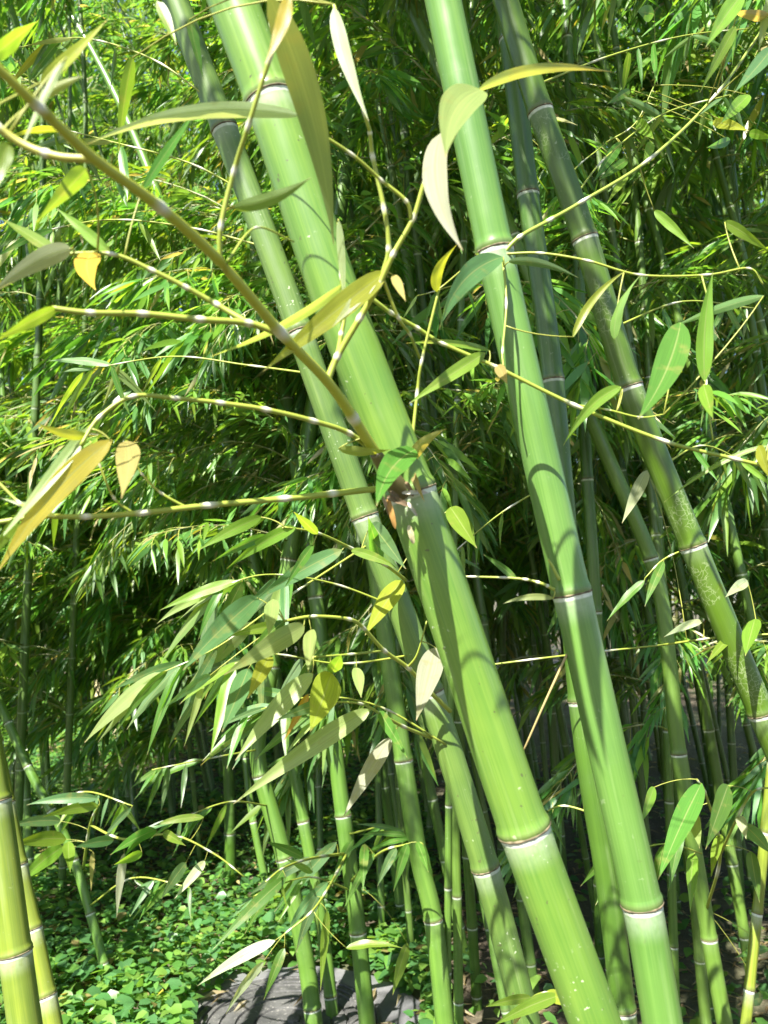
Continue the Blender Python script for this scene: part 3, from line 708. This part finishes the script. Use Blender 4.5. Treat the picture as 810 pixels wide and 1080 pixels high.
L((304, -5), (279, 68), 19, 'yellow', (.56, .60), (300, 30), .1)
L((352, 8), (389, 128), 20, 'white', (.70, .70), (360, 60), .2)
L((166, 0), (186, 48), 15, 'lime', (.8, .85))
L((508, 95), (470, 166), 50, 'pale', (.73, .74), (470, 105), .15, 0, None)
L((466, 140), (488, 264), 36, 'grey', (.74, .78), (445, 195), .1)
L((503, 96), (646, 76), 14, 'pale', (.73, .80), (560, 60), .3, .2, 'tan')
L((365, 298), (222, 376), 13, 'pale', (.79, .74), (310, 345))
L((408, 286), (277, 392), 30, 'ylime', (.78, .74), (350, 330), .15)
L((98, 266), (101, 306), 30, 'tan', (.66, .66), (84, 280))
L((400, 290), (350, 345), 14, 'white', (.78, .78), (372, 320), .4)
L((415, 290), (428, 318), 12, 'tan', (.78, .79))
L((357, 473), (412, 474), 13, 'ylime', (.88, .92), (385, 480))
L((438, 474), (397, 534), 34, 'green', (.90, .88), (405, 490), .1)
L((433, 488), (471, 452), 15, 'tan', (.93, .93), (440, 465), .1)
L((431, 492), (448, 530), 9, 'tan', (.93, .91))
L((461, 308), (482, 258), 14, 'ylime', (.91, .93), (455, 285))
L((505, 268), (498, 265), 4, 'lime', .95)
L((60, 325), (-5, 360), 16, 'lime', (.65, .66)); L((60, 268), (0, 230), 16, 'lime', (.68, .7)); L((118, 268), (60, 220), 14, 'lime', (.7, .75))
L((10, 150), (-10, 210), 22, 'lime', (.5, .55)); L((150, 200), (205, 120), 12, 'green', (.7, .8)); L((140, 60), (125, 160), 16, 'lime', (.8, .85)); L((200, 20), (215, 85), 14, 'green', (.8, .85))
b1.done()
# lower side branches of the same node
b2 = Branch(A, A0)
b2.twig([(395, 478, .90), (368, 457, .87), (330, 444, .84), (280, 432, .81), (232, 425, .79), (185, 420, .77), (140, 418, .75), (105, 440, .74), (85, 470, .73)], 6, 4, YL)
b2.twig([(402, 515, .92), (350, 521, .89), (300, 526, .86), (220, 533, .82), (150, 541, .78), (90, 545, .75), (40, 545, .73), (-10, 552, .72)], 7, 5, YL)
b2.twig([(140, 541, .78), (120, 525, .77), (105, 490, .76), (95, 465, .75)], 3, 2, YL)
b2.twig([(200, 537, .81), (170, 520, .80), (150, 500, .80), (140, 480, .79)], 3, 2, YL)
b2.twig([(40, 545, .73), (20, 530, .73), (-5, 505, .73)], 4, 3, YL)
L = b2.leaf
L((93, 459), (38, 446), 13, 'ylime', (.74, .74), (70, 462))
L((133, 465), (128, 526), 31, 'tan', (.78, .78), (140, 492), .1)
L((118, 464), (-4, 606), 30, 'yellow', (.74, .70), (48, 515), .15, .1, 'yellow')
L((94, 450), (-8, 578), 18, 'pale', (.74, .70), (60, 500), .15)
L((20, 545), (-10, 590), 14, 'lime', (.73, .73)); L((60, 545), (0, 525), 8, 'white', (.73, .73))
b2.done()
# torn sheath scraps at the middle node
for k, (p0, p1, w, cc) in enumerate((((409, 526), (417, 558), 6, (.30, .17, .05)), ((431, 554), (436, 574), 6, (.38, .34, .20)), ((408, 524), (432, 534), 7, (.12, .085, .05)), ((424, 520), (452, 520), 5, (.34, .31, .26)), ((404, 524), (411, 545), 4, (.22, .16, .10)), ((428, 508), (436, 524), 5, (.16, .11, .06)), ((430, 530), (440, 545), 4, (.35, .33, .27)), ((412, 518), (424, 531), 6, (.09, .065, .04)))):
    a = at(p0[0], p0[1], .905) - A0; e = at(p1[0], p1[1], .908) - A0
    mm = MB(); mm.blade(bez(a, (a + e) / 2 + Vector((0, -.006, 0)), e, 8), Vector((-.2, -1, .2)), pxw(w, .9), cc, .5, 4, .3, 0, (.3, .4), .3, k, None, .3)
    link('dry_sheath', mm.mesh('dry_sheath', [SCAR]), A)['label'] = 'torn brown scrap of sheath'

# twigs of the cool-green stalk: long thin whips across the right of the picture
b3 = Branch(B, B0)
b3.twig([(530, 268, 1.0), (548, 250, 1.0), (580, 232, 1.02), (615, 212, 1.04), (685, 168, 1.08), (755, 100, 1.12), (815, 15, 1.16)], 5, 3, (.20, .27, .04))
b3.twig([(530, 268, 1.0), (570, 267, .99), (620, 275, .98), (675, 290, .98), (745, 290, .98), (790, 283, .98), (805, 300, .98)], 3, 2, YL)
b3.twig([(530, 268, 1.0), (534, 320, .97), (530, 370, .96), (531, 386, .95)], 3, 2, YL)
b3.twig([(740, 290, .97), (752, 345, .96), (745, 405, .95), (752, 465, .95)], 2, 2, YL)
L = b3.leaf
L((530, 271), (463, 348), 30, 'blue', (.98, .94), (480, 285), .1)
L((536, 276), (610, 293), 11, 'blue', (.98, .98), (570, 272), .2)
L((743, 402), (752, 286), 21, 'lime', (.95, .95), (740, 340), .1)
L((742, 406), (752, 442), 18, 'lime', (.95, .95), None, .1)
L((604, 356), (662, 284), 10, 'ylime', (.97, .98), (620, 310))
L((648, 358), (676, 290), 14, 'lime', (.97, .98), (645, 320))
L((782, -5), (744, 50), 24, 'lime', (.98, 1.0), (765, 15), .1); L((776, 28), (738, 98), 15, 'lime', (1.0, 1.02)); L((815, 50), (774, 98), 20, 'blue', (.96, .98), (800, 70), .1)
L((812, 20), (770, 12), 14, 'tan', (1.1, 1.1)); L((815, -8), (800, 55), 12, 'pale', (1.1, 1.1))
L((764, 234), (815, 268), 15, 'lime', (1.0, 1.0)); L((690, 222), (732, 262), 12, 'lime', (1.1, 1.1))
b3.done()
b3a = Branch(A, A0)
b3a.twig([(366, 300, .90), (388, 312, .885), (412, 330, .90), (440, 346, .92), (466, 362, .93), (525, 388, .94), (605, 427, .95), (700, 465, .95), (775, 484, .96), (830, 497, .96)], 5, 4, (.22, .28, .04))
b3a.twig([(605, 427, .95), (640, 432, .95), (675, 440, .95), (700, 437, .95)], 2.5, 1.5, YL)
L = b3a.leaf
L((718, 340), (673, 442), 38, 'green', (.94, .93), (708, 395), .1, .1)
L((806, 312), (708, 346), 12, 'green', (.95, .94), (760, 322), .2, .2)
L((655, 408), (594, 470), 16, 'lime', (.95, .95), (620, 420), .1)
L((657, 410), (606, 442), 9, 'lime', (.95, .95))
L((512, 372), (431, 426), 18, 'lime', (.94, .92), (475, 395), .1)
L((517, 370), (428, 362), 9, 'blue', (.94, .92), (470, 358))
L((525, 385), (535, 405), 14, 'tan', (.94, .94))
L((800, 470), (812, 505), 14, 'ylime', (.96, .96))
L((810, 470), (700, 530), 6, 'lime', (.96, 1.0), (760, 480))
b3a.done()
b4 = Branch(B, B0)   # short twigs at the next node down
b4.twig([(585, 622, 1.03), (570, 615, 1.03), (545, 610, 1.04), (490, 608, 1.05)], 4, 2, YL, 4)
b4.twig([(590, 612, 1.02), (582, 596, 1.02), (578, 590, 1.02)], 4, 2, YL, 0)
b4.twig([(598, 690, 1.05), (575, 740, 1.05), (552, 792, 1.06)], 3, 2, (.3, .24, .1), 0)
L = b4.leaf
L((584, 631), (530, 637), 8, 'pale', (1.03, 1.04), (555, 626)); L((490, 608), (440, 600), 10, 'lime', (1.05, 1.06)); L((545, 612), (510, 585), 9, 'green', (1.04, 1.08))
b4.done()

# the leafy branch of the greyed stalk hanging across the left middle
b5 = Branch(C_, C0)
TY = 1.05
b5.twig([(475, 750, 1.32), (452, 728, 1.28), (430, 704, 1.24), (405, 686, 1.20), (383, 662, 1.16), (368, 653, 1.13), (330, 650, 1.10), (300, 655, 1.08)], 5, 3, YL)
b5.twig([(428, 612, 1.33), (405, 595, 1.25), (370, 578, 1.18), (335, 562, 1.12), (300, 556, 1.08)], 4, 2, YL)
b5.twig([(405, 686, 1.20), (370, 690, 1.15), (330, 693, 1.10)], 3, 2, YL)
b5.twig([(455, 778, 1.33), (425, 766, 1.26), (400, 752, 1.2), (380, 742, 1.12), (345, 740, 1.08)], 4, 2, YL)
b5.twig([(430, 704, 1.24), (440, 690, 1.22), (450, 655, 1.2)], 3, 1.5, YL, 0)
L = b5.leaf
for a in (((276, 545), (210, 580), 15, 'lime'), ((312, 556), (239, 600), 16, 'lime'), ((281, 565), (224, 592), 12, 'green'), ((361, 580), (268, 634), 20, 'blue'), ((272, 630), (193, 707), 30, 'blue'),
          ((321, 660), (236, 712), 26, 'pale'), ((330, 710), (248, 802), 24, 'pale'), ((391, 748), (246, 848), 24, 'pale'), ((350, 710), (327, 772), 36, 'ylime'), ((288, 632), (283, 670), 18, 'tan'),
          ((328, 664), (325, 709), 16, 'tan'), ((285, 690), (261, 737), 20, 'yellow'), ((325, 732), (299, 782), 10, 'orange'), ((262, 705), (234, 772), 24, 'blue'), ((376, 704), (381, 736), 14, 'tan'),
          ((222, 712), (173, 747), 12, 'blue'), ((460, 683), (439, 760), 30, 'grey'), ((412, 778), (362, 862), 20, 'grey'), ((475, 535), (503, 578), 24, 'lime'), ((424, 612), (385, 670), 24, 'ylime'),
          ((330, 575), (300, 620), 12, 'green'), ((370, 580), (420, 600), 12, 'lime'), ((300, 660), (240, 672), 14, 'lime'), ((345, 740), (290, 760), 14, 'blue'), ((400, 750), (430, 800), 14, 'green'),
          ((300, 655), (262, 690), 14, 'green'), ((335, 564), (310, 540), 12, 'lime'), ((402, 595), (388, 545), 18, 'green'), ((350, 710), (360, 690), 16, 'lime'), ((408, 545), (452, 640), 30, 'lime')):
    y = rnd.uniform(1.0, 1.12) if a[0][0] < 395 else 1.16
    if a[0] == (408, 545): L((392, 552), (428, 600), 22, 'blue', None, None, .2); continue
    if a[3] in ('grey',): y = 1.0
    L(a[0], a[1], a[2], {'tan': 'pale', 'yellow': 'ylime'}.get(a[3], a[3]) if rnd.random() < .6 else a[3], None, None, rnd.uniform(-.4, .4))
b5.done()

def spray(root, base, stems, leaves, Y):
    br = Branch(root, base)
    for pts, w0, w1 in stems: br.twig(pts, w0, w1, YL, 5, 6)
    for (p0, p1, w, k) in leaves: br.leaf(p0, p1, w, k, None)
    br.done()
# sprays low in the picture
roots = {o['label']: o for o in bpy.data.objects if o.get('label') and o.name.startswith('bamboo_stalk')}
K = roots['straight green stalk at the right rim of the concrete surround']
spray(K, K.location, [([(366, 900, 2.86), (330, 905, 2.5), (300, 915, 2.2), (280, 930, 2.1)], 3, 1.5), ([(366, 900, 2.86), (350, 930, 2.4), (330, 960, 2.15), (300, 985, 2.1)], 3, 1.5), ([(370, 930, 2.86), (400, 900, 2.4), (430, 890, 2.3)], 3, 1.5)],
      [((355, 888), (289, 962), 15, 'blue'), ((330, 905), (262, 945), 12, 'blue'), ((302, 925), (224, 1002), 14, 'green'), ((290, 992), (208, 1040), 13, 'white'), ((278, 1014), (238, 1070), 10, 'white'), ((300, 1000), (278, 1055), 11, 'green'),
       ((346, 930), (302, 985), 12, 'blue'), ((335, 945), (312, 1005), 12, 'blue'), ((372, 885), (350, 935), 11, 'green'), ((385, 890), (383, 940), 11, 'green'), ((395, 900), (362, 960), 10, 'green'), ((345, 960), (338, 1045), 9, 'lime'),
       ((300, 915), (258, 985), 14, 'green'), ((430, 890), (415, 940), 12, 'green'), ((418, 895), (398, 935), 10, 'blue'), ((440, 888), (452, 920), 9, 'green'), ((365, 1000), (425, 1000), 10, 'lime'), ((430, 995), (414, 1050), 12, 'lime'), ((320, 905), (280, 888), 10, 'green'), ((330, 920), (300, 905), 9, 'lime')], 2.1)
K = roots['thin leaning green stalk rising from ground leaves beside the corner stalks']
spray(K, K.location, [([(88, 915, 3.15), (95, 870, 2.7), (105, 848, 2.4)], 3, 1.5), ([(95, 870, 2.7), (130, 885, 2.4), (180, 880, 2.3), (225, 900, 2.3), (258, 925, 2.3)], 2.5, 1.5)],
      [((104, 842), (28, 849), 12, 'blue'), ((104, 850), (45, 862), 13, 'lime'), ((64, 866), (9, 872), 13, 'blue'), ((70, 885), (12, 891), 17, 'lime'), ((67, 893), (18, 934), 17, 'lime'), ((72, 888), (74, 920), 14, 'lime'), ((120, 886), (78, 894), 12, 'blue'), ((165, 875), (116, 902), 14, 'green'),
       ((160, 872), (130, 905), 11, 'green'), ((172, 878), (196, 892), 11, 'lime'), ((196, 910), (170, 948), 13, 'blue'), ((216, 908), (184, 948), 11, 'white'), ((131, 900), (123, 968), 10, 'grey'), ((98, 898), (96, 940), 6, 'tan'), ((215, 862), (160, 872), 9, 'lime'), ((150, 900), (120, 912), 11, 'lime')], 2.3)
K = F_
spray(K, F0, [([(745, 960, 2.28), (760, 900, 2.0), (745, 840, 1.75), (735, 822, 1.7)], 3, 2), ([(760, 900, 2.0), (790, 840, 1.75), (815, 830, 1.7)], 3, 1.5), ([(740, 900, 1.9), (700, 890, 1.75), (640, 905, 1.7)], 2, 1.2)],
      [((740, 826), (694, 928), 26, 'green'), ((768, 828), (744, 896), 22, 'green'), ((732, 900), (728, 962), 15, 'lime'), ((730, 855), (738, 895), 13, 'pale'), ((785, 870), (815, 902), 17, 'blue'), ((792, 898), (801, 952), 15, 'green'), ((760, 880), (750, 925), 12, 'lime'), ((780, 860), (787, 885), 12, 'white'),
       ((700, 892), (690, 940), 12, 'green'), ((650, 890), (612, 935), 13, 'green'), ((655, 895), (628, 955), 14, 'green'), ((660, 900), (640, 985), 12, 'blue'), ((810, 1000), (775, 1010), 9, 'green'), ((805, 1052), (782, 1058), 12, 'blue'), ((690, 830), (675, 870), 12, 'lime'), ((720, 870), (705, 940), 12, 'green')], 1.7)
K = C_
spray(K, C0, [([(552, 1068, 1.36), (565, 1050, 1.2), (590, 1048, 1.15), (612, 1060, 1.12)], 3, 1.5)],
      [((590, 1050), (520, 1082), 15, 'lime'), ((575, 1048), (610, 1062), 14, 'ylime'), ((560, 1052), (512, 1062), 10, 'lime'), ((555, 1055), (540, 1085), 10, 'tan'), ((600, 1055), (618, 1085), 12, 'lime')], 1.13)
K = D
spray(K, D0, [([(700, 680, 1.6), (760, 672, 1.5), (830, 668, 1.45)], 2.5, 2), ([(480, 706, 1.5), (590, 692, 1.5), (700, 680, 1.6)], 2, 2)],
      [((788, 612), (765, 630), 13, 'white'), ((796, 653), (786, 692), 19, 'lime'), ((683, 496), (656, 552), 15, 'white'), ((741, 655), (700, 672), 9, 'white'), ((632, 700), (605, 676), 11, 'green'), ((770, 672), (745, 700), 10, 'lime')], 1.46)
spray(K, D0, [([(731, 576, 1.47), (700, 590, 1.5), (680, 610, 1.5)], 2.5, 1.2)], [((700, 592), (680, 640), 11, 'green'), ((680, 612), (640, 655), 10, 'green')], 1.49)
spray(K, D0, [([(617, 252, 1.44), (600, 190, 1.5), (640, 150, 1.6)], 2.5, 1.2), ([(640, 150, 1.6), (670, 130, 1.6), (690, 90, 1.6)], 2, 1)],
      [((655, 150), (626, 192), 14, 'green'), ((662, 168), (632, 190), 12, 'green'), ((672, 128), (690, 147), 15, 'lime'), ((688, 150), (678, 172), 13, 'lime'), ((665, 95), (640, 110), 10, 'green'), ((690, 15), (672, 12), 20, 'green'), ((662, 185), (640, 215), 9, 'lime'), ((700, 125), (650, 100), 10, 'green'), ((790, 100), (760, 130), 16, 'lime'),
       ((752, 128), (790, 138), 14, 'ylime'), ((790, 140), (815, 145), 12, 'lime'), ((770, 148), (745, 156), 12, 'green')], 1.6)

def rspray(root, base, twigs, n, lpx, ang, spread, kinds, w0=2.6):
    br = Branch(root, base)
    for pts in twigs:
        br.twig(pts, w0, 1.2, YL, 6, 6)
        sp = spline([Vector(p) for p in pts], 10)
        for k in range(n):
            f = min(len(sp) - 1, int(len(sp) * (.25 + .75 * math.sqrt(rnd.random())))); p = sp[f]
            a = ang + rnd.gauss(0, spread); l = rnd.uniform(*lpx)
            st = rnd.uniform(0, 10); p0 = (p.x + math.cos(a) * st * .3, p.y + math.sin(a) * st * .3)
            br.leaf(p0, (p0[0] + math.cos(a) * l, p0[1] + math.sin(a) * l), l * rnd.uniform(.11, .17), rnd.choice(kinds), (p.z, p.z + rnd.uniform(-.08, .08)), None, rnd.uniform(-.9, .9))
    br.done()
LW = ('green', 'lime', 'green', 'blue', 'lime', 'green', 'ylime')
rspray(C_, C0, [[(470, 785, 1.33), (400, 745, 1.28), (330, 735, 1.22), (262, 752, 1.18)], [(418, 640, 1.33), (350, 615, 1.28), (280, 606, 1.22), (225, 622, 1.2)]], 13, (58, 105), 2.2, .35, ('blue', 'blue', 'green', 'lime', 'pale', 'green'))
rspray(C_, C0, [[(395, 570, 1.34), (300, 632, 1.24), (230, 682, 1.18), (165, 712, 1.15)], [(440, 690, 1.35), (360, 700, 1.28), (280, 690, 1.22), (215, 716, 1.18)]], 9, (62, 112), 2.15, .3, ('blue', 'blue', 'green', 'green', 'lime', 'pale'))
rspray(C_, C0, [[(262, 205, 1.3), (200, 172, 1.3), (120, 150, 1.35), (50, 132, 1.4)], [(222, 105, 1.28), (160, 62, 1.3), (85, 40, 1.35), (20, 50, 1.4)], [(285, 262, 1.31), (200, 240, 1.35), (110, 232, 1.4), (20, 250, 1.45)], [(335, 395, 1.32), (260, 385, 1.38), (180, 376, 1.42), (90, 390, 1.48)]],
       9, (32, 72), 1.9, .7, LW)
rspray(D, D0, [[(603, 212, 1.43), (640, 165, 1.5), (700, 120, 1.58), (770, 100, 1.62)], [(648, 345, 1.45), (720, 318, 1.52), (795, 325, 1.6)], [(700, 490, 1.47), (745, 470, 1.55), (805, 500, 1.62)], [(560, 92, 1.43), (640, 60, 1.52), (720, 38, 1.6), (790, 30, 1.64)]],
       8, (26, 52), 1.5, .6, ('green', 'green', 'dgreen', 'lime', 'blue'))
SP = ('green', 'blue', 'green', 'lime', 'blue')
K = roots['stout green stalk standing in front of the left part of the manhole cover']
rspray(K, K.location, [[(284, 850, 2.88), (240, 846, 2.6), (185, 866, 2.5)], [(276, 790, 2.9), (220, 800, 2.7), (160, 812, 2.6)]], 9, (28, 62), 2.1, .5, SP, 2)
K = roots['thin leaning green stalk rising from ground leaves beside the corner stalks']
rspray(K, K.location, [[(50, 850, 3.2), (90, 835, 2.9), (140, 850, 2.8)], [(95, 955, 3.14), (140, 926, 2.9), (200, 936, 2.8)]], 8, (26, 55), 2.0, .6, SP, 2)
K = roots['straight green stalk at the right rim of the concrete surround']
rspray(K, K.location, [[(367, 880, 2.87), (410, 872, 2.6), (446, 890, 2.5)], [(372, 940, 2.87), (325, 925, 2.6), (268, 945, 2.5)]], 10, (28, 60), 1.9, .6, SP, 2)
rspray(E, E0, [[(577, 340, 1.62), (505, 300, 1.66), (440, 312, 1.7)], [(600, 500, 1.62), (530, 540, 1.66), (470, 590, 1.7)], [(632, 860, 1.62), (590, 850, 1.65), (560, 870, 1.68)]], 8, (26, 50), 1.7, .6, ('green', 'green', 'dgreen', 'lime'))

# ------------------------------------------------------------------ light
SUN_EL, SUN_AZ = 50.0, -151.0      # azimuth from +Y (north) toward +X; negative is left, beyond 90 is behind the viewer
dirv = Vector((math.sin(R(SUN_AZ)) * math.cos(R(SUN_EL)), math.cos(R(SUN_AZ)) * math.cos(R(SUN_EL)), math.sin(R(SUN_EL))))
w = bpy.data.worlds.new('World'); sc.world = w; w.use_nodes = True; wn = w.node_tree; wn.nodes.clear()
sky = wn.nodes.new('ShaderNodeTexSky'); sky.sky_type = 'NISHITA'; sky.sun_disc = False; sky.sun_elevation = R(SUN_EL); sky.sun_rotation = R(SUN_AZ)
bg = wn.nodes.new('ShaderNodeBackground'); bg.inputs[1].default_value = .07; wo = wn.nodes.new('ShaderNodeOutputWorld')
wn.links.new(sky.outputs[0], bg.inputs[0]); wn.links.new(bg.outputs[0], wo.inputs[0])
sl = bpy.data.lights.new('sun', 'SUN'); sl.energy = 5.0; sl.angle = R(.5); sl.color = (1, .95, .86)
so = bpy.data.objects.new('sun', sl); col.objects.link(so); so.rotation_euler = (-dirv).to_track_quat('-Z', 'Y').to_euler(); so.location = dirv * 20

sc.view_settings.view_transform = 'Standard'; sc.view_settings.look = 'None'; sc.view_settings.gamma = 1.0; sc.view_settings.exposure = 2.05
cy = sc.cycles
cy.use_denoising = True; cy.max_bounces = 7; cy.diffuse_bounces = 3; cy.glossy_bounces = 2; cy.transmission_bounces = 4; cy.transparent_max_bounces = 4; cy.caustics_reflective = False; cy.caustics_refractive = False
cy.sample_clamp_indirect = 6
